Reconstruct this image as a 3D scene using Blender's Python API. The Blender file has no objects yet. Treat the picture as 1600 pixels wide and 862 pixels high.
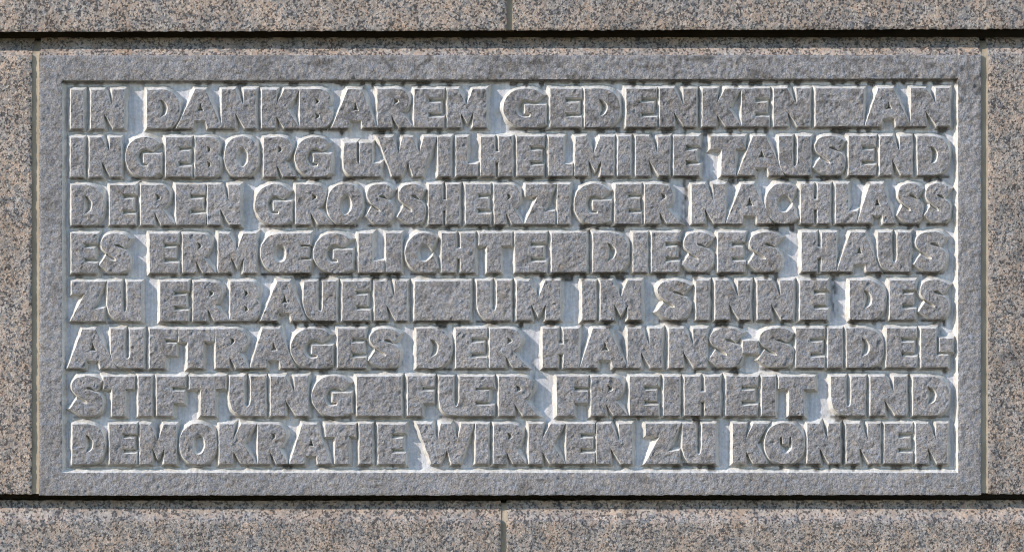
import bpy, math, random
import numpy as np
from mathutils import Vector
from mathutils.geometry import delaunay_2d_cdt

# ------------------------------------------------------------------ camera, world, sun, exposure
scene = bpy.context.scene
C = scene.collection
CAM_DIST = 9.0                       # metres in front of the wall; 1 photo pixel = 1 mm on the wall face
cam_data = bpy.data.cameras.new('camera')
cam = bpy.data.objects.new('camera', cam_data)
C.objects.link(cam)
cam.location = (0, -CAM_DIST, 0)
cam.rotation_euler = (math.radians(90), 0, 0)
cam_data.sensor_width = 36.0
cam_data.lens = 36.0 * CAM_DIST / 1.6
cam_data.clip_end = 100
scene.camera = cam

SUN = Vector((-29.0, -16.0, 17.0)).normalized()      # direction towards the sun
world = bpy.data.worlds.new('World')
scene.world = world
world.use_nodes = True
wn = world.node_tree
wn.nodes.clear()
sky = wn.nodes.new('ShaderNodeTexSky')
sky.sky_type = 'NISHITA'
sky.sun_disc = False
sky.air_density = 1.5
sky.dust_density = 0.1
sky.ozone_density = 5.0
sky.sun_elevation = math.asin(SUN.z)
sky.sun_rotation = math.atan2(SUN.x, SUN.y)
bg = wn.nodes.new('ShaderNodeBackground')
bg.inputs['Strength'].default_value = 0.15
wo = wn.nodes.new('ShaderNodeOutputWorld')
wn.links.new(sky.outputs[0], bg.inputs['Color'])
wn.links.new(bg.outputs[0], wo.inputs['Surface'])

sun_data = bpy.data.lights.new('sun', 'SUN')
sun_data.energy = 2.45
sun_data.angle = math.radians(0.55)
sun_data.color = (1.0, 0.885, 0.75)
sun = bpy.data.objects.new('sun', sun_data)
C.objects.link(sun)
sun.rotation_euler = SUN.to_track_quat('Z', 'Y').to_euler()

vs = scene.view_settings
vs.view_transform = 'Standard'
vs.look = 'None'
vs.exposure = 1.12
vs.gamma = 1.0
vs.use_curve_mapping = False
scene.cycles.filter_width = 1.05

# ------------------------------------------------------------------ helpers: noise
rng = np.random.RandomState(7)
random.seed(7)
TAB = rng.rand(256, 256)

def vnoise(x, y, seed=0):
    x = np.asarray(x, float) + seed * 37.17
    y = np.asarray(y, float) + seed * 91.73
    xi = np.floor(x).astype(int); yi = np.floor(y).astype(int)
    fx = x - xi; fy = y - yi
    fx = fx * fx * fx * (fx * (fx * 6 - 15) + 10); fy = fy * fy * fy * (fy * (fy * 6 - 15) + 10)
    a = TAB[yi & 255, xi & 255]; b = TAB[yi & 255, (xi + 1) & 255]
    c = TAB[(yi + 1) & 255, xi & 255]; d = TAB[(yi + 1) & 255, (xi + 1) & 255]
    return (a * (1 - fx) + b * fx) * (1 - fy) + (c * (1 - fx) + d * fx) * fy * 1.0 - 0.5

def sstep(a, b, t):
    t = np.clip((t - a) / (b - a), 0, 1)
    return t * t * (3 - 2 * t)

def relief(px, py):
    """chiselled, flaky stone skin (height in px, towards the viewer)"""
    px = np.asarray(px, float); py = np.asarray(py, float)
    u = px * 0.80 + py * 0.60; v = -px * 0.60 + py * 0.80
    wx = vnoise(px / 13, py / 13, 11) * 8; wy = vnoise(px / 13, py / 13, 12) * 8
    h = 1.5 * vnoise((px + wx) / 17, (py + wy) / 15, 1)
    h += 2.0 * (0.5 - np.abs(2 * vnoise((u + wx) / 7.5, (v + wy) / 10, 2)))
    h += 2.5 * (0.5 - np.abs(2 * vnoise((u + wy) / 4.4, (v + wx) / 5.6, 3)))
    h += 1.9 * vnoise(px / 2.5, py / 2.5, 4)
    return h * 0.62

def granite_relief(px, py):
    px = np.asarray(px, float); py = np.asarray(py, float)
    h = 0.7 * vnoise(px / 30, py / 26, 21) + 1.0 * vnoise(px / 8, py / 8, 22)
    h += 1.8 * vnoise(px / 4.2, py / 4.2, 23)
    return h * 0.85

# ------------------------------------------------------------------ helpers: objects
def P(px, py, depth=0.0):
    """photo pixel on the wall (1 px = 1 mm) and depth in mm behind the face -> metres"""
    return ((px - 800.0) / 1000.0, depth / 1000.0, (431.0 - py) / 1000.0)

def PA(a):
    a = np.asarray(a, float)
    o = np.empty((len(a), 3))
    o[:, 0] = (a[:, 0] - 800.0) / 1000.0; o[:, 1] = a[:, 2] / 1000.0; o[:, 2] = (431.0 - a[:, 1]) / 1000.0
    return o

def mk(name, verts, faces, mats, parent=None, origin=(0, 0, 0), mat_index=None, attr=None, smooth=None):
    """verts: (n,3) px, px, depth. origin in world metres."""
    v = PA(verts) - np.array(origin)
    me = bpy.data.meshes.new(name)
    me.from_pydata([tuple(p) for p in v], [], faces)
    for m in mats:
        me.materials.append(m)
    if mat_index is not None:
        me.polygons.foreach_set('material_index', np.asarray(mat_index, dtype=np.int32))
    if attr is not None:
        at = me.attributes.new('stain_shade', 'FLOAT', 'POINT')
        at.data.foreach_set('value', np.asarray(attr, dtype=np.float32))
    me.polygons.foreach_set('use_smooth', np.ones(len(me.polygons), dtype=bool))
    me.update()
    if smooth is not None:
        me.set_sharp_from_angle(angle=math.radians(smooth))
    o = bpy.data.objects.new(name, me)
    C.objects.link(o)
    if parent is not None:
        o.parent = parent
        po = np.array(parent.location)
        o.location = tuple(np.array(origin) - po)
    else:
        o.location = origin
    return o

def thing(name, label, cat, loc, group=None):
    o = bpy.data.objects.new(name, None)
    C.objects.link(o)
    o.empty_display_size = 0.05
    o.location = loc
    o['label'] = label; o['category'] = cat
    if group: o['group'] = group
    return o

# ------------------------------------------------------------------ materials
def new_mat(name):
    m = bpy.data.materials.new(name)
    m.use_nodes = True
    nt = m.node_tree
    nt.nodes.clear()
    out = nt.nodes.new('ShaderNodeOutputMaterial')
    b = nt.nodes.new('ShaderNodeBsdfPrincipled')
    nt.links.new(b.outputs[0], out.inputs['Surface'])
    geo = nt.nodes.new('ShaderNodeNewGeometry')
    sc = nt.nodes.new('ShaderNodeVectorMath'); sc.operation = 'SCALE'
    sc.inputs['Scale'].default_value = 1000.0            # millimetres
    nt.links.new(geo.outputs['Position'], sc.inputs[0])
    return m, nt, b, sc.outputs[0]

def noise(nt, vec, wavelength, detail=2, rough=0.55, stretch=None, dist=0.0):
    mp = nt.nodes.new('ShaderNodeMapping')
    s = 1.0 / wavelength
    st = stretch or (1, 1, 1)
    mp.inputs['Scale'].default_value = (s / st[0], s / st[1], s / st[2])
    nt.links.new(vec, mp.inputs['Vector'])
    n = nt.nodes.new('ShaderNodeTexNoise')
    n.inputs['Scale'].default_value = 1.0
    n.inputs['Detail'].default_value = detail
    n.inputs['Roughness'].default_value = rough
    n.inputs['Distortion'].default_value = dist
    nt.links.new(mp.outputs[0], n.inputs['Vector'])
    return n.outputs['Fac']

def ramp(nt, fac, stops, interp='LINEAR'):
    r = nt.nodes.new('ShaderNodeValToRGB')
    r.color_ramp.interpolation = interp
    el = r.color_ramp.elements
    while len(el) > 1: el.remove(el[-1])
    el[0].position = stops[0][0]; el[0].color = (*stops[0][1], 1)
    for p, c in stops[1:]:
        e = el.new(p); e.color = (*c, 1)
    nt.links.new(fac, r.inputs['Fac'])
    return r.outputs['Color']

def mix(nt, a, b, fac, mode='MIX'):
    m = nt.nodes.new('ShaderNodeMix'); m.data_type = 'RGBA'; m.blend_type = mode
    if isinstance(fac, float): m.inputs[0].default_value = fac
    else: nt.links.new(fac, m.inputs[0])
    for i, c in ((6, a), (7, b)):
        if isinstance(c, tuple): m.inputs[i].default_value = (*c, 1)
        else: nt.links.new(c, m.inputs[i])
    return m.outputs[2]

def math_n(nt, op, a, b=None):
    m = nt.nodes.new('ShaderNodeMath'); m.operation = op
    for i, c in enumerate((a, b)):
        if c is None: continue
        if isinstance(c, (int, float)): m.inputs[i].default_value = c
        else: nt.links.new(c, m.inputs[i])
    return m.outputs[0]

def bump(nt, bsdf, h, dist, strength=1.0):
    b = nt.nodes.new('ShaderNodeBump')
    b.inputs['Distance'].default_value = dist
    b.inputs['Strength'].default_value = strength
    nt.links.new(h, b.inputs['Height'])
    nt.links.new(b.outputs[0], bsdf.inputs['Normal'])

def stain_shade_fac(nt, vec, base=1.0):
    a = nt.nodes.new('ShaderNodeAttribute'); a.attribute_name = 'stain_shade'
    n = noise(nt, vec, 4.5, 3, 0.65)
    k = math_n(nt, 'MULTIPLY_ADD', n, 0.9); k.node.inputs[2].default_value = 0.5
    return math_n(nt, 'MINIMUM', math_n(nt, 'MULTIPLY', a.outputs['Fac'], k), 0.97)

def rough_stone():
    m, nt, b, vec = new_mat('weathered_grey_stone')
    fine = ramp(nt, noise(nt, vec, 2.6, 3, 0.7), [(0.30, (0.152, 0.147, 0.156)), (0.5, (0.246, 0.234, 0.243)), (0.70, (0.360, 0.340, 0.342))])
    warm = ramp(nt, noise(nt, vec, 9, 3, 0.6), [(0.35, (0.90, 0.97, 1.06)), (0.65, (1.08, 1.02, 0.94))])
    col = mix(nt, fine, warm, 1.0, 'MULTIPLY')
    big = ramp(nt, noise(nt, vec, 160, 3, 0.55), [(0.35, (0.88, 0.88, 0.88)), (0.65, (1.1, 1.1, 1.1))])
    col = mix(nt, col, big, 1.0, 'MULTIPLY')
    brown = ramp(nt, noise(nt, vec, 48, 4, 0.65), [(0.5, (1, 1, 1)), (0.75, (0.88, 0.82, 0.75))])
    col = mix(nt, col, brown, 1.0, 'MULTIPLY')
    col = mix(nt, col, (0.05, 0.043, 0.036), stain_shade_fac(nt, vec))
    nt.links.new(col, b.inputs['Base Color'])
    b.inputs['Roughness'].default_value = 0.9
    b.inputs['Specular IOR Level'].default_value = 0.25
    bump(nt, b, noise(nt, vec, 3.2, 3, 0.75), 0.0026, 1.0)
    return m

def cut_stone(name, tint):
    m, nt, b, vec = new_mat(name)
    base = ramp(nt, noise(nt, vec, 5, 4, 0.65), [(0.3, (0.43, 0.44, 0.45)), (0.55, (0.54, 0.54, 0.54)), (0.75, (0.62, 0.61, 0.60))])
    streak = ramp(nt, noise(nt, vec, 9, 3, 0.6, (0.5, 1, 7)), [(0.38, (0.84, 0.83, 0.82)), (0.6, (1.03, 1.02, 1.01))])
    col = mix(nt, base, streak, 1.0, 'MULTIPLY')
    col = mix(nt, col, tint, 1.0, 'MULTIPLY')
    specks = math_n(nt, 'GREATER_THAN', noise(nt, vec, 2.2, 1, 0.5), 0.735)
    col = mix(nt, col, (0.16, 0.15, 0.14), math_n(nt, 'MULTIPLY', specks, 0.7))
    ochre = ramp(nt, noise(nt, vec, 22, 4, 0.65), [(0.55, (0, 0, 0)), (0.72, (0.55, 0.55, 0.55))])
    col = mix(nt, col, (0.42, 0.36, 0.28), ochre)
    col = mix(nt, col, (0.045, 0.037, 0.030), stain_shade_fac(nt, vec))
    nt.links.new(col, b.inputs['Base Color'])
    b.inputs['Roughness'].default_value = 0.72
    b.inputs['Specular IOR Level'].default_value = 0.3
    bump(nt, b, noise(nt, vec, 3.6, 4, 0.75, (1, 1, 1.8)), 0.0014, 0.8)
    return m

def granite(name, bumpy, tone=1.0):
    m, nt, b, vec0 = new_mat(name)
    fl = nt.nodes.new('ShaderNodeVectorMath'); fl.operation = 'MULTIPLY'
    fl.inputs[1].default_value = (1, 0.25, 1)
    nt.links.new(vec0, fl.inputs[0]); vec = fl.outputs[0]
    def vor(scale, seed):
        mp = nt.nodes.new('ShaderNodeMapping')
        mp.inputs['Scale'].default_value = (1 / scale,) * 3
        mp.inputs['Location'].default_value = (seed, seed * 1.7, seed * .6)
        nn = nt.nodes.new('ShaderNodeTexNoise'); nn.inputs['Scale'].default_value = 1 / (scale * 0.8); nn.inputs['Detail'].default_value = 2
        nt.links.new(vec, nn.inputs['Vector'])
        ad = nt.nodes.new('ShaderNodeVectorMath'); ad.operation = 'MULTIPLY_ADD'
        ad.inputs[1].default_value = (scale * 1.3,) * 3
        nt.links.new(nn.outputs['Color'], ad.inputs[0]); nt.links.new(vec, ad.inputs[2])
        nt.links.new(ad.outputs[0], mp.inputs['Vector'])
        v = nt.nodes.new('ShaderNodeTexVoronoi'); v.inputs['Scale'].default_value = 1.0
        nt.links.new(mp.outputs[0], v.inputs['Vector'])
        sp = nt.nodes.new('ShaderNodeSeparateColor'); nt.links.new(v.outputs['Color'], sp.inputs[0])
        return sp.outputs
    t = tone
    def c(r, g, bl): return (r * t, g * t, bl * t)
    v1 = vor(5.2, 0.0)
    col = ramp(nt, v1[0], [(0.0, c(0.335, 0.29, 0.255)), (0.20, c(0.30, 0.275, 0.25)), (0.42, c(0.215, 0.215, 0.215)), (0.60, c(0.34, 0.315, 0.29)), (0.78, c(0.17, 0.173, 0.178)), (0.92, c(0.318, 0.266, 0.23))], 'CONSTANT')
    v2 = vor(2.9, 3.3)
    cl = noise(nt, vec, 16, 2, 0.6)
    dark = math_n(nt, 'GREATER_THAN', math_n(nt, 'ADD', v2[1], math_n(nt, 'MULTIPLY', cl, 1.0)), 1.20)
    col = mix(nt, col, c(0.052, 0.054, 0.058), math_n(nt, 'MULTIPLY', dark, 0.85))
    v3 = vor(2.6, 7.1)
    pale = math_n(nt, 'GREATER_THAN', v3[2], 0.88)
    col = mix(nt, col, c(0.44, 0.42, 0.385), math_n(nt, 'MULTIPLY', pale, 0.6))
    g = ramp(nt, noise(nt, vec, 2.2, 3, 0.7), [(0.3, (0.72, 0.73, 0.75)), (0.7, (1.22, 1.2, 1.17))])
    col = mix(nt, col, g, 1.0, 'MULTIPLY')
    pk = ramp(nt, noise(nt, vec, 45, 3, 0.6), [(0.38, (0.90, 0.90, 0.94)), (0.62, (1.12, 1.01, 0.94))])
    col = mix(nt, col, pk, 1.0, 'MULTIPLY')
    oi = nt.nodes.new('ShaderNodeObjectInfo')
    tone_v = ramp(nt, oi.outputs['Random'], [(0, (0.94, 0.94, 0.95)), (1, (1.12, 1.09, 1.07))])
    col = mix(nt, col, tone_v, 1.0, 'MULTIPLY')
    dirt = ramp(nt, noise(nt, vec, 70, 4, 0.7, (0.5, 1, 1.5)), [(0.42, (1.06, 1.05, 1.05)), (0.72, (0.70, 0.66, 0.63))])
    col = mix(nt, col, dirt, 1.0, 'MULTIPLY')
    nt.links.new(col, b.inputs['Base Color'])
    b.inputs['Roughness'].default_value = 0.82 if bumpy else 0.55
    b.inputs['Specular IOR Level'].default_value = 0.3
    if bumpy:
        bump(nt, b, noise(nt, vec0, 3.6, 3, 0.75), 0.0030, 1.0)
    else:
        bump(nt, b, noise(nt, vec, 6, 2, 0.5), 0.0002, 0.5)
    return m

def mortar():
    m, nt, b, vec = new_mat('beige_mortar')
    col = ramp(nt, noise(nt, vec, 14, 4, 0.65, (1, 1, 3)), [(0.3, (0.24, 0.195, 0.145)), (0.7, (0.37, 0.31, 0.235))])
    nt.links.new(col, b.inputs['Base Color'])
    b.inputs['Roughness'].default_value = 0.85
    bump(nt, b, noise(nt, vec, 5, 3, 0.6), 0.0006, 0.6)
    return m

def cavity():
    m, nt, b, vec = new_mat('dark_cavity_stone')
    col = ramp(nt, noise(nt, vec, 30, 3), [(0.3, (0.018, 0.017, 0.016)), (0.7, (0.03, 0.028, 0.026))])
    nt.links.new(col, b.inputs['Base Color'])
    b.inputs['Roughness'].default_value = 0.95
    return m

M_FACE = rough_stone(); M_CUT = cut_stone('smooth_cut_pale_stone', (1.10, 1.07, 1.04)); M_FIELD = cut_stone('tooled_blue_grey_stone', (0.93, 0.935, 1.02))
M_GRAN = granite('flamed_pink_grey_granite', True); M_SMOOTH = granite('sawn_pink_grey_granite', False)
M_MORT = mortar(); M_CAV = cavity()

# ------------------------------------------------------------------ the text lines: rows, stains and the shade painted under their edges
# face top / bottom of each line at x=110 and x=1485
ROWS = [((140.5, 138.0), (200.5, 196.5)), ((215.0, 212.5), (276.0, 273.0)), ((289.0, 287.0), (351.0, 348.0)),
        ((365.5, 362.5), (426.0, 423.5)), ((440.0, 437.5), (501.0, 498.0)), ((514.0, 512.5), (574.5, 573.0)),
        ((587.5, 588.0), (649.0, 648.0)), ((662.5, 661.0), (724.0, 723.0))]
def lin(pair, x):
    return pair[0] + (pair[1] - pair[0]) * (x - 110.0) / 1375.0
FX0, FX1, FY1 = 97.0, 1497.0, 738.0
FTOP = (125.5, 122.5)
DEPTH = 16.0

STREAKS = [(1071, 185, 365, 4.0, 1.0), (1304, 424, 505, 5.0, 0.95), (1064, 340, 420, 4.5, 0.9), (972, 488, 560, 4.0, 0.75), (1112, 275, 300, 6, 0.9),
           (622, 190, 250, 3.5, 0.6), (835, 560, 655, 3.0, 0.6), (247, 640, 735, 3.0, 0.7), (1425, 345, 375, 5, 0.8), (1318, 655, 735, 3.5, 0.8),
           (1100, 205, 290, 4.0, 0.55), (367, 345, 370, 5, 0.9), (1472, 500, 590, 3.0, 0.8), (880, 135, 215, 3.0, .5), (1020, 205, 240, 3.0, .7), (835, 140, 190, 3.0, .4), (1205, 425, 440, 6, .8), (1225, 495, 515, 5, .9), (1285, 655, 735, 3.0, .5)]

def cover(row, px):
    """1 where the foot of a letter stands above this x in the given line, 0 in the gaps"""
    c = np.zeros_like(px)
    for off, items in TEXT[row]:
        for it in items:
            a, b = off + it[1] / 4.0, off + it[2] / 4.0
            feet = {'T': [(it[3] if len(it) > 3 and it[0] == 'T' else (.3, .7))], 'F': [(0, .56)], 'A': [(0, .36), (.69, 1)], 'N': [(0, .39), (.68, 1)],
                    'M': [(0, .335), (.66, 1)], 'W': [(.25, .40), (.61, .765)], 'H': [(0, .43), (.565, 1)], 'K': [(0, .35), (.6, 1)], 'R': [(0, .4), (.61, 1)],
                    'O': [(.15, .85)], 'C': [(.15, .9)], 'S': [(.1, .9)], 'G': [(.15, 1)]}.get(it[0], [(0, 1)])
            for f0, f1 in feet:
                x0, x1 = a + f0 * (b - a), a + f1 * (b - a)
                c = np.maximum(c, sstep(x0 - 3, x0 + 1, px) * (1 - sstep(x1 - 1, x1 + 3, px)))
    return c

def stain_shade(px, py):
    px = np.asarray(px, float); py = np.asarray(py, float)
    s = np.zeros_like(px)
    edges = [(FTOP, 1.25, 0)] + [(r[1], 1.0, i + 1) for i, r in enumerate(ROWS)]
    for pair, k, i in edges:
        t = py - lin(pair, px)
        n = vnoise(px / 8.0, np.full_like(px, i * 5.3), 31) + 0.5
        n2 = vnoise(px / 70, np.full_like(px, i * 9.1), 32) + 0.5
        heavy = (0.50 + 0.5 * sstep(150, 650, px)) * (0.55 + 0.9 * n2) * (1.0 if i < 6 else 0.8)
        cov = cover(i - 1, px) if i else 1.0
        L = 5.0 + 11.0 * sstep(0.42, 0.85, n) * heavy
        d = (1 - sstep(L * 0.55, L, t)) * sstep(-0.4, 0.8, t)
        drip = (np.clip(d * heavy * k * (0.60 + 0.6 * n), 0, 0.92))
        bev = sstep(0.3, 1.5, t) * (1 - sstep(4.0, 6.5, t)) * (0.62 + 0.5 * heavy * (0.5 + n)) * (1.0 if i < 7 else 0.8)  # grime plus painted shade, darkening the down-facing bevels under each edge
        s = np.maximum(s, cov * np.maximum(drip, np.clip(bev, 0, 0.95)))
    for x, y0, y1, w, a in STREAKS:
        xx = x + vnoise(py / 14, py * 0, 33) * 5
        d = np.exp(-((px - xx) / w) ** 2) * sstep(y0 - 8, y0 + 6, py) * (1 - sstep(y1 - 25, y1 + 8, py))
        d *= np.clip(0.6 + 1.2 * vnoise(px / 3, py / 7, 34), 0, 1)
        s = np.maximum(s, a * d)
    return s

def face_stain(px, py):
    """dark lichen blotches on the skin of the stone"""
    px = np.asarray(px, float); py = np.asarray(py, float)
    d = np.exp(-((px - 835) / 45) ** 2 - ((py - 96) / 14) ** 2) * 0.9
    d = np.maximum(d, np.exp(-((px - 262) / 6) ** 2 - ((py - 110) / 20) ** 2) * 0.35)
    d = np.maximum(d, np.exp(-((px - 1000) / 14) ** 2 - ((py - 745) / 14) ** 2) * 0.6)
    d = np.maximum(d, np.exp(-((px - 1300) / 28) ** 2 - ((py - 136) / 8) ** 2) * 0.55)
    d = d * np.clip(0.45 + 1.5 * vnoise(px / 7, py / 7, 41), 0, 1)
    d = np.maximum(d, 0.30 * sstep(0.20, 0.36, vnoise(px / 11, py / 9, 42)))
    up = sstep(280, 600, px) * (1 - sstep(118, 330, py)) + 0.35 * (1 - sstep(110, 130, py))
    d = np.maximum(d, 0.60 * np.clip(up, 0, 1) * sstep(0.0, 0.34, 0.7 * vnoise(px / 20, py / 12, 43) + 0.8 * vnoise(px / 5, py / 5, 44)))
    return d

# ------------------------------------------------------------------ outline tools
def cat(p0, p1, p2, p3, n):
    t = (np.arange(n) / n)[:, None]
    p0, p1, p2, p3 = map(np.array, (p0, p1, p2, p3))
    return 0.5 * ((2 * p1) + (-p0 + p2) * t + (2 * p0 - 5 * p1 + 4 * p2 - p3) * t ** 2 + (-p0 + 3 * p1 - 3 * p2 + p3) * t ** 3)

def trace(pts, step=3.0):
    """pts: (x, y, sharp) in px. Curved through soft points, straight between sharp ones; evenly densified.
    Returns points and a flag for true corners."""
    n = len(pts)
    out = []; cor = []
    for i in range(n):
        a = pts[i]; b = pts[(i + 1) % n]
        d = math.hypot(b[0] - a[0], b[1] - a[1])
        k = max(1, int(round(d / step)))
        if a[2] and b[2]:
            seg = np.array(a[:2])[None] + (np.array(b[:2]) - np.array(a[:2]))[None] * (np.arange(k) / k)[:, None]
        else:
            p0 = a if a[2] else pts[i - 1]
            p3 = b if b[2] else pts[(i + 2) % n]
            seg = cat(p0[:2], a[:2], b[:2], p3[:2], k)
        out.append(seg); cor += [bool(a[2])] + [False] * (k - 1)
    return np.vstack(out), np.array(cor)

def area(p):
    x, y = p[:, 0], p[:, 1]
    return 0.5 * np.sum(x * np.roll(y, -1) - np.roll(x, -1) * y)

def offsets(p, cor, w):
    """per-vertex offset vector away from the stone and the share of the full depth reached. Stone lies on the
    left of the travel direction for positive area, holes are passed the other way round."""
    e = np.roll(p, -1, 0) - p
    e /= np.maximum(np.linalg.norm(e, axis=1), 1e-9)[:, None]
    nrm = np.stack([e[:, 1], -e[:, 0]], 1)
    n1 = np.roll(nrm, 1, 0); n2 = nrm
    dot = np.sum(n1 * n2, 1)
    m = (n1 + n2) / np.maximum(1 + dot, 0.04)[:, None]
    ln = np.linalg.norm(m, axis=1)
    e1 = np.roll(e, 1, 0)
    turn = e1[:, 0] * e[:, 1] - e1[:, 1] * e[:, 0]
    convex = turn > 0
    cap = np.where(convex, 1.6, 2.3)
    f = np.minimum(1.0, cap / np.maximum(ln, 1e-6))
    share = np.where(convex, 1.0, f)
    return m * f[:, None] * np.asarray(w).reshape(-1, 1), share

def pip(x, y, poly):
    inside = np.zeros(len(x), bool)
    n = len(poly)
    for i in range(n):
        x0, y0 = poly[i]; x1, y1 = poly[(i + 1) % n]
        if y0 == y1: continue
        c = ((y0 > y) != (y1 > y)) & (x < (x1 - x0) * (y - y0) / (y1 - y0) + x0)
        inside ^= c
    return inside

def walls(loops, cors, zs, run, depth, seed):
    """sloping cut walls under each outline loop -> verts, faces"""
    V = []; F = []
    base = 0
    allq = np.vstack([l[1] for l in loops])
    for p, q, cor, z in loops:
        n = len(p)
        wv = run * (1 + 0.55 * vnoise(q[:, 0] / 16, q[:, 1] / 16, 51 + seed) + 0.3 * vnoise(q[:, 0] / 5, q[:, 1] / 5, 52))
        nn = np.roll(q, -1, 0) - np.roll(q, 1, 0)
        nn /= np.maximum(np.linalg.norm(nn, axis=1), 1e-9)[:, None]
        wv = wv * (1.0 - 0.08 * np.maximum(0, -nn[:, 0]) + 0.14 * np.maximum(0, nn[:, 0]))
        if n < 600:                      # narrow slots and small counters are cut steeper
            on = np.column_stack([nn[:, 1], -nn[:, 0]])
            dv = allq[None] - q[:, None]
            dist = np.linalg.norm(dv, axis=2)
            al = np.einsum('ijk,ik->ij', dv, on)
            gap = np.where((al > 0.80 * dist) & (dist > 0.6), dist, 99).min(1)
            gap = np.minimum(gap, 0.5 * (np.roll(gap, 1) + np.roll(gap, -1)) + 2)
            wv = np.minimum(wv, np.maximum(3.2, 0.72 * gap))
        off, share = offsets(q, cor, wv)
        for k, (f, dz) in enumerate(((0, 0), (0.05, 0.06), (0.42, 0.45), (1.0, 1.0))):
            wob = (vnoise(q[:, 0] / 6, q[:, 1] / 6, 53 + k) * 0.9) if k == 2 else 0
            zz = z * (1 - dz) + depth * dz * share + wob
            xy = p * (1 - f) + (q + off) * f if k else p
            V.append(np.column_stack([xy, zz]))
        for k in range(3):
            a0 = base + k * n; b0 = a0 + n
            for i in range(n):
                j = (i + 1) % n
                F.append((a0 + i, a0 + j, b0 + j, b0 + i))
        base += 4 * n
    return np.vstack(V), F

# ------------------------------------------------------------------ the alphabet of the inscription (unit box, y down)
def S_(*pts):            # all sharp
    return [(x, y, 1) for x, y in pts]
def X_(*pts):            # third value marks corners
    return [(p[0], p[1], 1 if len(p) > 2 else 0) for p in pts]
def ell(cx, cy, rx, ry, n=14, pw=2.0):
    out = []
    for i in range(n):
        a = 2 * math.pi * i / n
        c, s = math.cos(a), math.sin(a)
        out.append((cx + rx * math.copysign(abs(c) ** (2 / pw), c), cy + ry * math.copysign(abs(s) ** (2 / pw), s), 0))
    return out

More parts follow.
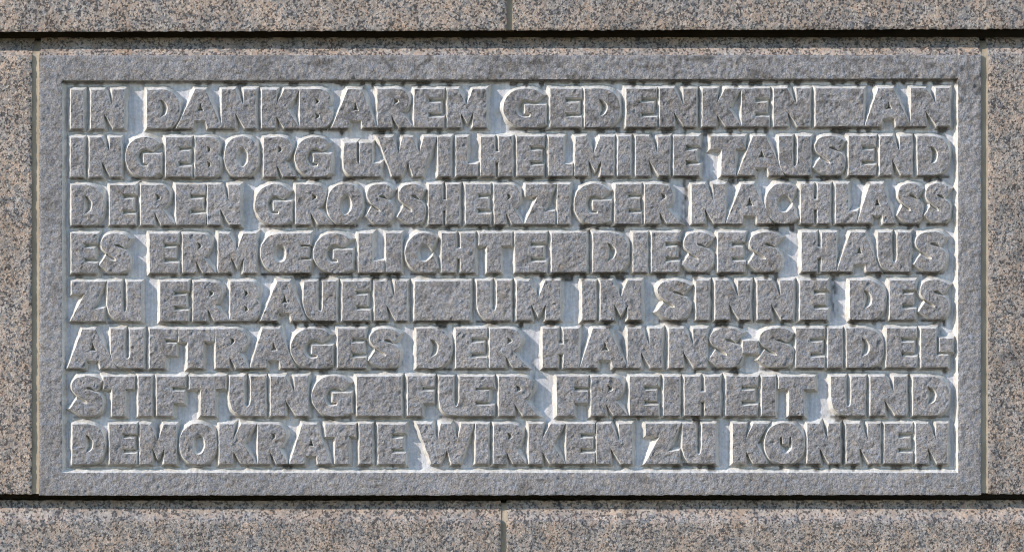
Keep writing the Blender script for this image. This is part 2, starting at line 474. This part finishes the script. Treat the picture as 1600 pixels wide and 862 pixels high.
def glyph(ch, par):
    if ch == 'I' or ch == 'block' or ch == '-':
        return [S_((0, 0), (1, 0), (1, 1), (0, 1))]
    if ch == 'E':
        return [S_((0, 0), (1, 0), (.99, .22), (.47, .225), (.47, .37), (.91, .365), (.91, .605), (.47, .61), (.47, .75), (1, .745), (1, 1), (0, 1))]
    if ch == 'F':
        return [S_((0, 0), (1, 0), (.99, .25), (.53, .255), (.53, .38), (.97, .375), (.95, .67), (.55, .675), (.56, 1), (0, 1))]
    if ch == 'N':
        return [S_((0, 0), (.38, 0), (.65, .43), (.64, 0), (1, 0), (1, 1), (.68, 1), (.385, .60), (.39, 1), (0, 1))]
    if ch == 'M':
        return [S_((0, 0), (.28, 0), (.49, .43), (.655, 0), (1, 0), (1, 1), (.66, 1), (.68, .60), (.50, .87), (.335, .60), (.335, 1), (0, 1))]
    if ch == 'W':
        return [S_((0, 0), (.25, 0), (.36, .42), (.425, 0), (.60, 0), (.72, .42), (.79, 0), (1, 0), (.765, 1), (.61, 1), (.525, .64), (.40, 1), (.25, 1))]
    if ch == 'A':
        t0, t1 = par or (.40, .66)
        return [S_((t0, 0), (t1, 0), (1, 1), (.69, 1), (.655, .80), (.385, .805), (.355, 1), (0, 1)),
                S_((.525, .34), (.61, .565), (.44, .57))]
    if ch == 'D':
        return [X_((0, 0, 1), (.28, 0), (.52, .0), (.78, .08), (.95, .27), (1, .5), (.96, .74), (.8, .93), (.55, 1), (.28, 1), (0, 1, 1)),
                X_((.40, .26, 1), (.53, .30), (.63, .41), (.64, .53), (.58, .66), (.40, .74, 1))]
    if ch == 'B':
        return [X_((0, 0, 1), (.3, 0), (.62, 0), (.86, .05), (.96, .2), (.94, .35), (.86, .455, 1), (.97, .56), (1, .72), (.9, .93), (.65, 1), (.3, 1), (0, 1, 1)),
                X_((.47, .22, 1), (.60, .27), (.61, .35), (.47, .40, 1)), X_((.47, .61, 1), (.61, .66), (.62, .74), (.47, .80, 1))]
    if ch == 'R':
        b = par or .9
        return [X_((0, 0, 1), (.3 * b, 0), (.58 * b, 0), (.86 * b, .05), (b, .21), (.99 * b, .38), (.86 * b, .54), (.75 * b, .60, 1), (1, 1, 1), (.61, 1, 1), (.40, .70, 1), (.395, 1, 1), (0, 1, 1)),
                X_((.43, .22, 1), (.56, .26), (.58, .35), (.43, .42, 1))]
    if ch == 'K':
        return [S_((0, 0), (.38, 0), (.375, .40), (.60, 0), (1, 0), (.66, .50), (1, 1), (.60, 1), (.385, .70), (.35, 1), (0, 1))]
    if ch == 'T':
        s0, s1 = par or (.3, .7)
        return [S_((0, 0), (1, 0), (1, .31), (s1, .315), (s1 + .01, 1), (s0 - .01, 1), (s0, .32), (0, .315))]
    if ch == 'L':
        s = par or .5
        return [S_((0, 0), (s, 0), (s, .715), (1, .70), (1, 1), (0, 1))]
    if ch == 'H':
        return [S_((0, 0), (.42, 0), (.43, .40), (.585, .40), (.585, 0), (1, 0), (1, 1), (.58, 1), (.585, .64), (.435, .645), (.43, 1), (0, 1))]
    if ch == 'U':
        return [X_((0, 0, 1), (.40, 0, 1), (.40, .60, 1), (.425, .73), (.5, .785), (.575, .73), (.60, .60, 1), (.60, 0, 1), (1, 0, 1), (1, 1, 1), (.48, 1, 1), (.24, .96), (.07, .83), (0, .60, 1))]
    if ch == 'Z':
        return [S_((.03, 0), (1, 0), (.63, .705), (.955, .68), (.955, 1), (0, 1), (.42, .31), (.03, .31))]
    if ch == 'O':
        return [ell(.5, .5, .5, .515, 22, 2.25), ell(.52, .51, .185, .26, 14)]
    if ch == 'C':
        return [X_((.95, .12, 1), (.80, .41, 1), (.66, .285), (.5, .28), (.36, .40), (.345, .57), (.45, .71), (.64, .73), (.84, .565, 1), (1, .88, 1), (.75, .99), (.5, 1.0), (.2, .90), (.03, .67), (0, .45), (.1, .19), (.3, .03), (.55, -.01), (.8, .03))]
    if ch == 'G':
        return [X_((.96, .15, 1), (.76, .335, 1), (.62, .27), (.48, .28), (.35, .38), (.31, .52), (.36, .68), (.48, .755), (.64, .745, 1), (.65, .655, 1), (.52, .635, 1), (.52, .43, 1), (1, .425, 1), (1, .92, 1), (.78, .99), (.5, 1.01), (.2, .91), (.03, .68), (0, .46), (.09, .2), (.29, .04), (.55, -.01), (.8, .04))]
    if ch == 'S':
        return [X_((1, .12, 1), (.80, .35, 1), (.64, .265), (.48, .28), (.56, .35), (.78, .41), (.95, .51), (1, .70), (.90, .92), (.6, 1.0), (.3, .96), (0, .81, 1), (.20, .57, 1), (.36, .67), (.53, .70), (.50, .62), (.26, .50), (.09, .38), (.05, .23), (.18, .06), (.48, -.01), (.78, .02))]
    if ch == 'u.':
        return [X_((.03, .15, 1), (.34, .15, 1), (.345, .58, 1), (.38, .70), (.43, .70), (.45, .58, 1), (.45, .15, 1), (.77, .15, 1), (.77, .68, 1), (1, .66, 1), (.98, 1, 1), (.30, 1, 1), (.13, .95), (.03, .82), (.01, .6, 1))]
    if ch == 'OE':
        return [X_((.36, 0, 1), (1, 0, 1), (1, .275, 1), (.79, .28, 1), (.79, .365, 1), (.95, .36, 1), (.95, .60, 1), (.79, .605, 1), (.79, .695, 1), (1, .69, 1), (1, 1, 1), (.36, 1, 1), (.16, .93), (.03, .72), (0, .5), (.03, .28), (.16, .07)),
                ell(.385, .51, .135, .235, 14)]
    if ch == 'UE':
        return [X_((0, 0, 1), (.25, 0, 1), (.25, .60, 1), (.27, .74), (.31, .79), (.35, .74), (.37, .60, 1), (.37, 0, 1), (1, 0, 1), (1, .27, 1), (.65, .28, 1), (.65, .375, 1), (.91, .37, 1), (.91, .635, 1), (.65, .64, 1), (.65, .745, 1), (1, .74, 1), (1, 1, 1), (.30, 1, 1), (.14, .96), (.04, .83), (0, .60, 1))]
    if ch == 'OU':
        return [ell(.5, .5, .5, .515, 22, 2.25),
                X_((.395, .33, 1), (.445, .335, 1), (.47, .51, 1), (.60, .50, 1), (.625, .33, 1), (.675, .335, 1), (.70, .56), (.66, .67), (.54, .75), (.44, .70), (.37, .58))]
    raise ValueError(ch)

# every letter: segment offset, then (letter, left, right[, parameter]) in quarter pixels of the wall
W_ = None
TEXT = [
 [(100, [('I',45,118),('N',170,375),('D',518,722),('A',702,985,(.42,.64)),('N',987,1198),('K',1237,1470)]),
  (450, [('B',75,270),('A',275,555,(.36,.66)),('R',560,785,.87),('E',790,970),('M',995,1240)]),
  (800, [('G',-55,208),('E',240,430),('D',455,675),('E',715,900),('N',925,1150),('K',1190,1430)]),
  (1120, [('E',155,325),('N',355,580),('block',618,916),('A',924,1210,(.30,.62)),('N',1214,1455)])],
 [(100, [('I',42,122),('N',160,355),('G',385,605),('E',637,793),('B',820,978),('O',1003,1215),('R',1250,1446,.88)]),
  (450, [('G',45,268),('u.',345,580),('W',560,925),('I',938,1015),('L',1050,1185,.50),('H',1205,1400)]),
  (800, [('E',32,195),('L',228,375,.62),('M',395,635),('I',662,740),('N',775,985),('E',1012,1168),('T',1240,1455,(.33,.72))]),
  (1120, [('A',130,420,(.33,.60)),('U',390,585),('S',605,800),('E',825,990),('N',1020,1215),('D',1255,1455)])],
 [(100, [('D',45,250),('E',285,445),('R',480,692,.85),('E',700,880),('N',900,1100),('G',1195,1420)]),
  (450, [('R',50,275,.80),('O',245,465),('S',485,660),('S',685,855),('H',880,1070),('E',1110,1262),('R',1290,1472,.88)]),
  (800, [('Z',78,272),('I',285,360),('G',390,615),('E',645,805),('R',832,1058,.76),('N',1125,1330)]),
  (1120, [('A',55,342,(.35,.61)),('C',305,505),('H',525,705),('L',742,874,.60),('A',880,1115,(.32,.66)),('S',1125,1285),('S',1300,1460)])],
 [(100, [('E',45,205),('S',222,415),('E',535,710),('R',742,950,.84),('M',965,1200),('OE',1230,1540)]),
  (450, [('G',160,400),('L',440,600,.54),('I',612,705),('C',735,940),('H',960,1165),('T',1195,1395,(.25,.66)),('E',1420,1610)]),
  (800, [('block',248,465),('D',508,730),('I',757,840),('E',875,1045),('S',1065,1255),('E',1290,1455)]),
  (1120, [('S',195,405),('H',530,745),('A',748,1020,(.33,.65)),('U',1008,1210),('S',1232,1440)])],
 [(100, [('Z',40,258),('U',272,480),('E',600,775),('R',808,1030,.80),('B',1040,1220),('A',1230,1510,(.36,.64))]),
  (450, [('U',98,300),('E',340,510),('N',540,740),('block',790,1140),('U',1180,1390)]),
  (800, [('M',30,300),('I',440,520),('M',555,808),('S',900,1115),('I',1150,1230),('N',1272,1490)]),
  (1120, [('N',255,475),('E',520,690),('D',830,1055),('E',1080,1240),('S',1262,1450)])],
 [(100, [('A',22,322,(.31,.58)),('U',292,495),('F',535,705),('T',718,938,(.26,.69)),('R',950,1155,.94),('A',1162,1442,(.28,.64))]),
  (450, [('G',18,275),('E',312,485),('S',503,700),('D',803,1020),('E',1050,1240),('R',1262,1502,.81)]),
  (800, [('H',190,415),('A',425,722,(.27,.60)),('N',722,935),('N',982,1215),('S',1230,1440)]),
  (1120, [('S',255,480),('E',495,670),('I',697,780),('D',812,1040),('E',1062,1245),('L',1278,1442,.55)])],
 [(100, [('S',38,240),('T',248,435,(.28,.70)),('I',465,545),('F',580,755),('T',785,1005,(.32,.72)),('U',1035,1255),('N',1290,1525)]),
  (450, [('G',150,395),('block',430,705),('F',748,910),('UE',945,1285),('R',1320,1560,.87)]),
  (800, [('F',280,475),('R',495,726,.85),('E',735,915),('I',950,1045),('H',1078,1300),('E',1340,1530)]),
  (1120, [('I',282,365),('T',388,612,(.29,.68)),('U',715,925),('N',962,1185),('D',1228,1455)])],
 [(100, [('D',52,255),('E',285,450),('M',475,700),('O',725,950),('K',970,1200),('R',1212,1402,.92)]),
  (450, [('A',8,268,(.32,.64)),('T',235,420,(.32,.78)),('I',445,525),('E',565,730),('W',805,1160),('I',1172,1250),('R',1285,1485,.90)]),
  (800, [('K',105,330),('E',340,515),('N',530,750),('Z',830,1052),('U',1065,1270)]),
  (1120, [('K',100,318),('OU',300,545),('N',565,770),('N',810,1020),('E',1048,1220),('N',1245,1440)])],
]
HYPHENS = [(1160.5, 532.0, 1184.5, 551.0), (1468.5, 528.5, 1488.0, 549.0)]

# ------------------------------------------------------------------ the wall: cavity behind the blocks
def quad_box(name, x0, x1, y0, y1, d0, d1, mat):
    v = [(x, y, d) for d in (d0, d1) for y in (y0, y1) for x in (x0, x1)]
    f = [(0, 1, 3, 2), (5, 4, 6, 7), (4, 5, 1, 0), (2, 3, 7, 6), (4, 0, 2, 6), (1, 5, 7, 3)]
    return mk(name, v, f, [mat])
wall = quad_box('wall', -420, 2020, -320, 1180, 84, 150, M_CAV)
wall['kind'] = 'structure'

# ------------------------------------------------------------------ grids with rough skin
def axis(*parts):
    out = [parts[0][0]]
    for a, b, st in parts:
        n = max(1, int(round((b - a) / st)))
        out += list(np.linspace(a, b, n + 1)[1:])
    return np.array(out)

def block(label, xs, ys, ytop, ybot, front, margin=None):
    """one wall block: rough face (grid), square sides going back, optional sawn margin sloping back above the face.
    ytop / ybot: functions of x giving the true edge lines; margin=(height, depth)."""
    x0, x1 = xs[0], xs[-1]
    yb = max(ybot(x0), ybot(x1))
    root_loc = P((x0 + x1) / 2, yb, 0)
    gx, gy = np.meshgrid(xs, ys)
    t = (gy - ys[0]) / (ys[-1] - ys[0])
    yy = ytop(gx) * (1 - t) + ybot(gx) * t
    edge = np.minimum.reduce([gx - x0, x1 - gx, yy - ytop(gx), ybot(gx) - yy])
    h = granite_relief(gx, yy)
    z = front - h + np.exp(-edge / 1.3) * (1.6 + 1.5 * vnoise(gx / 6, yy / 6, 61))
    inner = edge > 0.01
    jx = np.where(inner, vnoise(gx / 1.7, yy / 1.7, 62) * 1.0, vnoise(gx / 5, yy / 5, 63) * 1.4)
    jy = np.where(inner, vnoise(gx / 1.7, yy / 1.7, 64) * 1.0, vnoise(gx / 5, yy / 5, 65) * 1.4)
    V = np.column_stack([(gx + jx).ravel(), (yy + jy).ravel(), z.ravel()])
    ny, nx = gx.shape
    idx = np.arange(ny * nx).reshape(ny, nx)
    F = np.stack([idx[:-1, :-1], idx[1:, :-1], idx[1:, 1:], idx[:-1, 1:]], -1).reshape(-1, 4).tolist()
    ring = list(idx[0, :]) + list(idx[1:, -1]) + list(idx[-1, -2::-1]) + list(idx[-2:0:-1, 0])
    n = len(ring); b = len(V)
    top = V[ring].copy(); mid = top.copy(); back = top.copy()
    mid[:, 2] = front + 2.5
    if margin:
        lip = (top[:, 1] < ytop(top[:, 0]) + 1.2)
        mid[:, 1] -= np.where(lip, 1.6, 0); mid[:, 2] += np.where(lip, 1.0, 0)
    back[:, 2] = 83
    if not margin and front < -5: back[:, 1] -= np.where(top[:, 1] > 20, 12, 0)
    V = np.vstack([V, top, mid, back])
    for k in range(2):
        a0 = b + k * n
        for i in range(n):
            j = (i + 1) % n
            F.append((a0 + i, a0 + j, a0 + n + j, a0 + n + i))
    o = mk('granite_block', V, F, [M_GRAN], None, root_loc, smooth=50)
    o['label'] = label; o['category'] = 'stone block'; o['group'] = 'granite blocks of the wall'
    if margin:
        hh, dd = margin
        mx = axis((x0, x1, 5.0)); my = np.linspace(0, 1, 8)
        gx, gt = np.meshgrid(mx, my)
        yy = ytop(gx) + 0.8 - gt * (hh + 0.8)
        zz = front + 5.0 + gt * dd + vnoise(gx / 12, yy / 9, 66) * 0.5
        yy = yy + np.where(gt > .99, vnoise(gx / 9, gx * 0, 67) * 1.2, 0)
        Vm = np.column_stack([gx.ravel(), yy.ravel(), zz.ravel()])
        ny, nx = gx.shape
        idx = np.arange(ny * nx).reshape(ny, nx)
        Fm = np.stack([idx[:-1, :-1], idx[:-1, 1:], idx[1:, 1:], idx[1:, :-1]], -1).reshape(-1, 4).tolist()
        b = len(Vm)
        bk = Vm[idx[-1, :]].copy(); bk[:, 2] = 83
        Vm = np.vstack([Vm, bk])
        for i in range(nx - 1):
            Fm.append((int(idx[-1, i]), int(idx[-1, i + 1]), b + i + 1, b + i))
        for col in (0, nx - 1):                       # end faces
            Vm = np.vstack([Vm, [[mx[col], ytop(mx[col]) + 0.8, 83]]])
            Fm.append(tuple(int(k) for k in idx[:, col]) + (b + col, len(Vm) - 1))
        mk('margin', Vm, Fm, [M_SMOOTH], o, root_loc, smooth=40)
    return o

def L2(a, b):        # edge line given at x=0 and x=1600
    return lambda x: a + (b - a) * np.asarray(x, float) / 1600.0
ST = 2.6
up_b = L2(50.5, 46.0); low_t = L2(811.5, 813.0)
mid_t = L2(87.0, 86.0); mid_b = L2(773.5, 772.5)
block('long granite block above the opening words of the plaque, up to the mortar joint', axis((-230, 0, 8), (0, 791.5, ST)), axis((-180, 0, 8), (0, 50, ST)), L2(-180, -180), up_b, -8)
block('long granite block above the word GEDENKEN, running past the end of the plaque', axis((801, 1600, ST), (1600, 1830, 8)), axis((-180, 0, 8), (0, 50, ST)), L2(-180, -180), up_b, -8)
block('tall granite block at the side where the inscription lines begin', axis((-230, 0, 8), (0, 49.5, ST)), axis((87, 773, ST)), mid_t, L2(771.5, 771.5), 0.5, (29, 48))
block('tall granite block at the side where the inscription lines end', axis((1544, 1600, ST), (1600, 1830, 8)), axis((87, 772, ST)), mid_t, L2(772.0, 771.5), 0.5, (29, 37))
block('granite block below the plaque under the word DEMOKRATIE', axis((-230, 0, 8), (0, 782.5, ST)), axis((812, 862, ST), (862, 1040, 8)), low_t, L2(1040, 1040), 0, (29, 30))
block('granite block below the plaque under the words ZU KÖNNEN', axis((791.5, 1600, ST), (1600, 1830, 8)), axis((812, 862, ST), (862, 1040, 8)), L2(814.5, 813.0), L2(1040, 1040), 0, (31, 30))

# mortar joints: a shallow trough between two blocks, running back over the sloping margin
def joint(label, x0, x1, path, front):
    us = np.linspace(-0.25, 1.25, 9)
    pts = []
    for (ya, da), (yb, db) in zip(path[:-1], path[1:]):
        n = max(1, int(abs(yb - ya) / 5))
        for i in range(n): pts.append((ya + (yb - ya) * i / n, da + (db - da) * i / n))
    pts.append(path[-1])
    V = []
    for y, d in pts:
        wob = float(vnoise(y / 30, x0, 71)) * 1.0
        for u in us:
            prof = 1.3 * (1 - (2 * min(max(u, 0), 1) - 1) ** 2) - 0.9 * max(0, u - 0.55)
            V.append((x0 + (x1 - x0) * u, y, front + d + prof + wob + float(vnoise(u * 3, y / 6, 72)) * 0.5))
    F = []
    n = len(us)
    for j in range(len(pts) - 1):
        for i in range(n - 1):
            a = j * n + i
            F.append((a, a + n, a + n + 1, a + 1))
    b = len(V)
    for j in range(len(pts)):                               # back edge of both flanks
        V.append((V[j * n][0], V[j * n][1], 83)); V.append((V[j * n + n - 1][0], V[j * n + n - 1][1], 83))
    for j in range(len(pts) - 1):
        F.append((j * n, b + 2 * j, b + 2 * j + 2, (j + 1) * n)); F.append((j * n + n - 1, (j + 1) * n + n - 1, b + 2 * j + 3, b + 2 * j + 1))
    for j, flip in ((0, 0), (len(pts) - 1, 1)):             # caps
        F.append(tuple(j * n + i for i in range(n)) + (b + 2 * j + 1, b + 2 * j))
    o = mk('mortar_joint', V, F, [M_MORT], None, P((x0 + x1) / 2, pts[-1][0], 0), smooth=50)
    o['label'] = label; o['category'] = 'mortar joint'; o['group'] = 'mortar joints between the stones'
    return o
joint('beige mortar joint beside the edge of the plaque where the lines begin', 49.5, 60.5, [(62, 50), (88, 5.0), (771, 5.0)], 0)
joint('beige mortar joint beside the edge of the plaque where the lines end', 1533.5, 1544, [(62, 42), (87, 4.6), (770, 4.6)], 0)
joint('short mortar joint between the two blocks above the plaque', 791.5, 801, [(-178, 6.8), (47, 6.8)], -8)
joint('short mortar joint between the two blocks below the plaque', 782.5, 791.5, [(787, 34), (813, 6.2), (1038, 6.2)], 0)

# ------------------------------------------------------------------ the plaque
PB = P(797, 773, 0)
plaque = thing('inscription_plaque', 'grey stone plaque with eight lines of raised capital letters and a plain border', 'plaque', PB)

# border frame: rough ring
xs = axis((61, FX0, 2.0), (FX0, FX1, 2.0), (FX1, 1533, 2.0))
ys = axis((87, 124, 2.0), (124, FY1, 2.0), (FY1, 773, 2.0))
gx, gy = np.meshgrid(xs, ys)
w = np.interp(gy, [87, 124, FY1, 773], [0, 1, 0, 0])
yy = gy + w * (lin(FTOP, gx) - 124.0) + np.interp(gy, [87, 110], [1, 0]) * (mid_t(gx) - 87) + np.interp(gy, [750, 773], [0, 1]) * (mid_b(gx) - 773)
ix = (xs > FX0 + .01) & (xs < FX1 - .01); iy = (ys > 124.01) & (ys < FY1 - .01)
hx0 = int(np.argmin(abs(xs - FX0))); hx1 = int(np.argmin(abs(xs - FX1))); hy0 = int(np.argmin(abs(ys - 124))); hy1 = int(np.argmin(abs(ys - FY1)))
ny, nx = gx.shape
out_edge = np.minimum.reduce([gx - 61, 1533 - gx, gy - 87, 773 - gy])
z = -relief(gx, yy) * np.clip(0.25 + out_edge / 6, 0, 1) + np.exp(-out_edge / 1.2) * 0.8
hole_edge = np.maximum.reduce([FX0 - gx, gx - FX1, 124 - gy, gy - FY1])
onb = (out_edge < .01) | (np.abs(hole_edge) < .01)
z = z + np.exp(-np.maximum(hole_edge, 0) / 1.2) * 0.6
jx = np.where(onb, vnoise(gx / 5, yy / 5, 81) * 1.1, vnoise(gx / 1.4, yy / 1.4, 82) * 1.0)
jy = np.where(onb, vnoise(gx / 5, yy / 5, 83) * 1.1, vnoise(gx / 1.4, yy / 1.4, 84) * 1.0)
V = np.column_stack([(gx + jx).ravel(), (yy + jy).ravel(), z.ravel()])
raw = np.column_stack([gx.ravel(), yy.ravel()])
idx = np.arange(ny * nx).reshape(ny, nx)
keep = np.ones((ny - 1, nx - 1), bool); keep[hy0:hy1, hx0:hx1] = False
F = np.stack([idx[:-1, :-1], idx[1:, :-1], idx[1:, 1:], idx[:-1, 1:]], -1)[keep]
used = np.unique(F)
remap = -np.ones(ny * nx, int); remap[used] = np.arange(len(used))
Fl = remap[F].tolist()
V2 = V[used]
st = face_stain(V2[:, 0], V2[:, 1])
inner_ring = list(idx[hy0, hx0:hx1 + 1]) + list(idx[hy0 + 1:hy1 + 1, hx1]) + list(idx[hy1, hx1 - 1:hx0 - 1:-1]) + list(idx[hy1 - 1:hy0, hx0].tolist())[::1]
inner_ring = [idx[hy0, i] for i in range(hx0, hx1)] + [idx[j, hx1] for j in range(hy0, hy1)] + [idx[hy1, i] for i in range(hx1, hx0, -1)] + [idx[j, hx0] for j in range(hy1, hy0, -1)]
outer_ring = [idx[0, i] for i in range(0, nx - 1)] + [idx[j, nx - 1] for j in range(0, ny - 1)] + [idx[ny - 1, i] for i in range(nx - 1, 0, -1)] + [idx[j, 0] for j in range(ny - 1, 0, -1)]
def loop_of(ring, rev):
    r = ring[::-1] if rev else ring
    return V[r][:, :2], raw[r], np.zeros(len(r), bool), V[r][:, 2]
# positive area in (x right, y down) keeps the stone on the left-hand side used by offsets(); the opening is passed backwards
def orient(ring, want_pos):
    a = area(raw[ring])
    return loop_of(ring, (a > 0) != want_pos)
frame = mk('border_frame', V2, Fl, [M_FACE], plaque, PB, attr=st)
Vi, Fi = walls([orient(inner_ring, False)], None, None, 6.8, DEPTH + 0.6, 1)
mk('border_bevel', Vi, Fi, [M_CUT], plaque, PB, attr=stain_shade(Vi[:, 0], Vi[:, 1]), smooth=40)
p, q, c, zz = orient(outer_ring, True)
sv = np.vstack([np.column_stack([p, zz]), np.column_stack([p, zz * 0 + 3.0]), np.column_stack([p, zz * 0 + 83.0])])
n = len(p)
sf = [(k * n + i, k * n + (i + 1) % n, (k + 1) * n + (i + 1) % n, (k + 1) * n + i) for k in range(2) for i in range(n)]
mk('slab_edge', sv, sf, [M_GRAN], plaque, PB, smooth=40)

# sawn margin above the rough face
mx = axis((61, 1533, 5.0)); my = np.linspace(0, 1, 8)
gx, gt = np.meshgrid(mx, my)
yy = mid_t(gx) + 0.8 - gt * 30.0 + np.where(gt > .99, vnoise(gx / 9, gx * 0, 67) * 1.2, 0)
zz = 4.5 + gt * 36 + vnoise(gx / 12, yy / 9, 66) * 0.5
Vm = np.column_stack([gx.ravel(), yy.ravel(), zz.ravel()])
nyy, nxx = gx.shape
idm = np.arange(nyy * nxx).reshape(nyy, nxx)
Fm = np.stack([idm[:-1, :-1], idm[:-1, 1:], idm[1:, 1:], idm[1:, :-1]], -1).reshape(-1, 4).tolist()
bb = len(Vm); bk = Vm[idm[-1, :]].copy(); bk[:, 2] = 83
Vm = np.vstack([Vm, bk])
for i in range(nxx - 1): Fm.append((int(idm[-1, i]), int(idm[-1, i + 1]), bb + i + 1, bb + i))
for col in (0, nxx - 1):
    Vm = np.vstack([Vm, [[mx[col], float(mid_t(mx[col])) + 0.8, 83]]])
    Fm.append(tuple(int(k) for k in idm[:, col]) + (bb + col, len(Vm) - 1))
mk('margin', Vm, Fm, [M_SMOOTH], plaque, PB, smooth=40)

# sunken field between the letters
xs = axis((FX0 - 2, FX1 + 2, 2.0)); ys = axis((119, FY1 + 2, 2.0))
gx, gy = np.meshgrid(xs, ys)
z = DEPTH - (1.6 * vnoise(gx / 26, gy / 40, 91) + 0.9 * vnoise(gx / 7, gy / 16, 92) + 0.5 * vnoise((gx + gy) / 3.5, (gx - gy) / 14, 93))
V = np.column_stack([gx.ravel(), gy.ravel(), z.ravel()])
ny, nx = gx.shape
idx = np.arange(ny * nx).reshape(ny, nx)
F = np.stack([idx[:-1, :-1], idx[1:, :-1], idx[1:, 1:], idx[:-1, 1:]], -1).reshape(-1, 4).tolist()
mk('sunken_field', V, F, [M_FIELD], plaque, PB, attr=stain_shade(V[:, 0], V[:, 1]))

# letters
def raised(name, outline_loops, seed, label=None):
    rs = np.random.RandomState(seed)
    zoff = rs.uniform(-0.7, 0.7)
    tilt = rs.uniform(-0.012, 0.012, 2)
    loops = []
    for k, pts in enumerate(outline_loops):
        pts = [(x + rs.uniform(-.5, .5), y + rs.uniform(-.5, .5), s) for x, y, s in pts]
        q, cor = trace(pts, 3.0 if k == 0 else 2.0)
        a = area(q)
        if (a > 0) != (k == 0):
            q = q[::-1].copy(); cor = cor[::-1].copy()
        jit = 0.42 if k == 0 else 0.3
        p = q + np.column_stack([vnoise(q[:, 0] / 4.5, q[:, 1] / 4.5, 101), vnoise(q[:, 0] / 4.5, q[:, 1] / 4.5, 102)]) * 2 * jit
        loops.append([p, q, cor])
    allp = np.vstack([l[0] for l in loops])
    cx, cy = loops[0][0].mean(0)
    def zf(x, y, edge=0.0):
        return -relief(x, y) + zoff + tilt[0] * (x - cx) + tilt[1] * (y - cy) + edge
    # interior points
    x0, y0 = allp.min(0); x1, y1 = allp.max(0)
    st = 2.0
    ax, ay = np.meshgrid(np.arange(x0 + 1, x1, st), np.arange(y0 + 1, y1, st))
    ax = ax.ravel() + rs.uniform(-.45, .45, ax.size); ay = ay.ravel() + rs.uniform(-.45, .45, ay.size)
    ins = pip(ax, ay, loops[0][0])
    for l in loops[1:]: ins &= ~pip(ax, ay, l[0])
    ax, ay = ax[ins], ay[ins]
    d = np.full(len(ax), 1e9)
    for l in loops:
        dd = np.hypot(ax[:, None] - l[0][None, :, 0], ay[:, None] - l[0][None, :, 1]).min(1)
        d = np.minimum(d, dd)
    ok = d > 1.1
    ax, ay, d = ax[ok], ay[ok], d[ok]
    pts2 = [Vector(v) for v in allp] + [Vector((a, b)) for a, b in zip(ax, ay)]
    edges = []; b = 0
    for l in loops:
        m = len(l[0])
        edges += [(b + i, b + (i + 1) % m) for i in range(m)]; b += m
    vo, eo, fo, *_ = delaunay_2d_cdt(pts2, edges, [], 0, 1e-4)
    vo = np.array([tuple(v) for v in vo])
    fo = np.array([f for f in fo if len(f) == 3])
    cen = vo[fo].mean(1)
    ins = pip(cen[:, 0], cen[:, 1], loops[0][0])
    for l in loops[1:]: ins &= ~pip(cen[:, 0], cen[:, 1], l[0])
    fo = fo[ins]
    # consistent winding facing the viewer
    A = vo[fo[:, 0]]; B = vo[fo[:, 1]]; Cc = vo[fo[:, 2]]
    cr = (B[:, 0] - A[:, 0]) * (Cc[:, 1] - A[:, 1]) - (B[:, 1] - A[:, 1]) * (Cc[:, 0] - A[:, 0])
    fo = np.where((cr > 0)[:, None], fo[:, ::-1], fo)
    ed = np.full(len(vo), 1e9)
    for l in loops:
        ed = np.minimum(ed, np.hypot(vo[:, 0][:, None] - l[0][None, :, 0], vo[:, 1][:, None] - l[0][None, :, 1]).min(1))
    tz = zf(vo[:, 0], vo[:, 1], np.exp(-ed / 1.0) * 0.25)
    VT = np.column_stack([vo, tz])
    lw = []
    for p, q, cor in loops:
        lw.append((p, q, cor, zf(p[:, 0], p[:, 1], 0.25)))
    VW, FW = walls(lw, None, None, 6.2, DEPTH + 0.8, seed % 5)
    nT = len(VT)
    faces = [tuple(int(i) for i in f) for f in fo] + [tuple(nT + i for i in f) for f in FW]
    mi = [0] * len(fo) + [1] * len(FW)
    V = np.vstack([VT, VW])
    s = np.concatenate([face_stain(VT[:, 0], VT[:, 1]), stain_shade(VW[:, 0], VW[:, 1])])
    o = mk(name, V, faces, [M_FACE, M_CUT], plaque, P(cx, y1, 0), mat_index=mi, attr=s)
    me = o.data
    # crisp arris between skin and cut wall comes from separate vertices; keep wall corners sharp
    me.set_sharp_from_angle(angle=math.radians(48))
    if label: o['label'] = label
    return o

NAMES = {'block': 'spacer_block', 'u.': 'letter', 'OE': 'letter', 'UE': 'letter', 'OU': 'letter'}
PART_LABEL = {'block': 'plain raised block filling a gap between words', 'u.': 'smaller raised letter u with its full stop', 'OE': 'raised O and E joined into one letter',
              'UE': 'raised U and E joined into one letter', 'OU': 'raised letter O with its two dots cut inside the counter'}
seed = 100
for li, line in enumerate(TEXT):
    top, bot = ROWS[li]
    for off, items in line:
        for it in items:
            ch, a, b = it[0], off + it[1] / 4.0, off + it[2] / 4.0
            par = it[3] if len(it) > 3 else None
            loops = []
            for lp in glyph(ch, par):
                pl = []
                for x, y, s in lp:
                    X = a + x * (b - a)
                    t, bt = lin(top, X), lin(bot, X)
                    pl.append((X, t + y * (bt - t), s))
                loops.append(pl)
            seed += 1
            raised(NAMES.get(ch, 'letter'), loops, seed, PART_LABEL.get(ch, 'raised capital letter ' + ch))
for x0, y0, x1, y1 in HYPHENS:
    seed += 1
    raised('hyphen', [[(x0, y0, 1), (x1, y0, 1), (x1, y1, 1), (x0, y1, 1)]], seed, 'small raised hyphen')
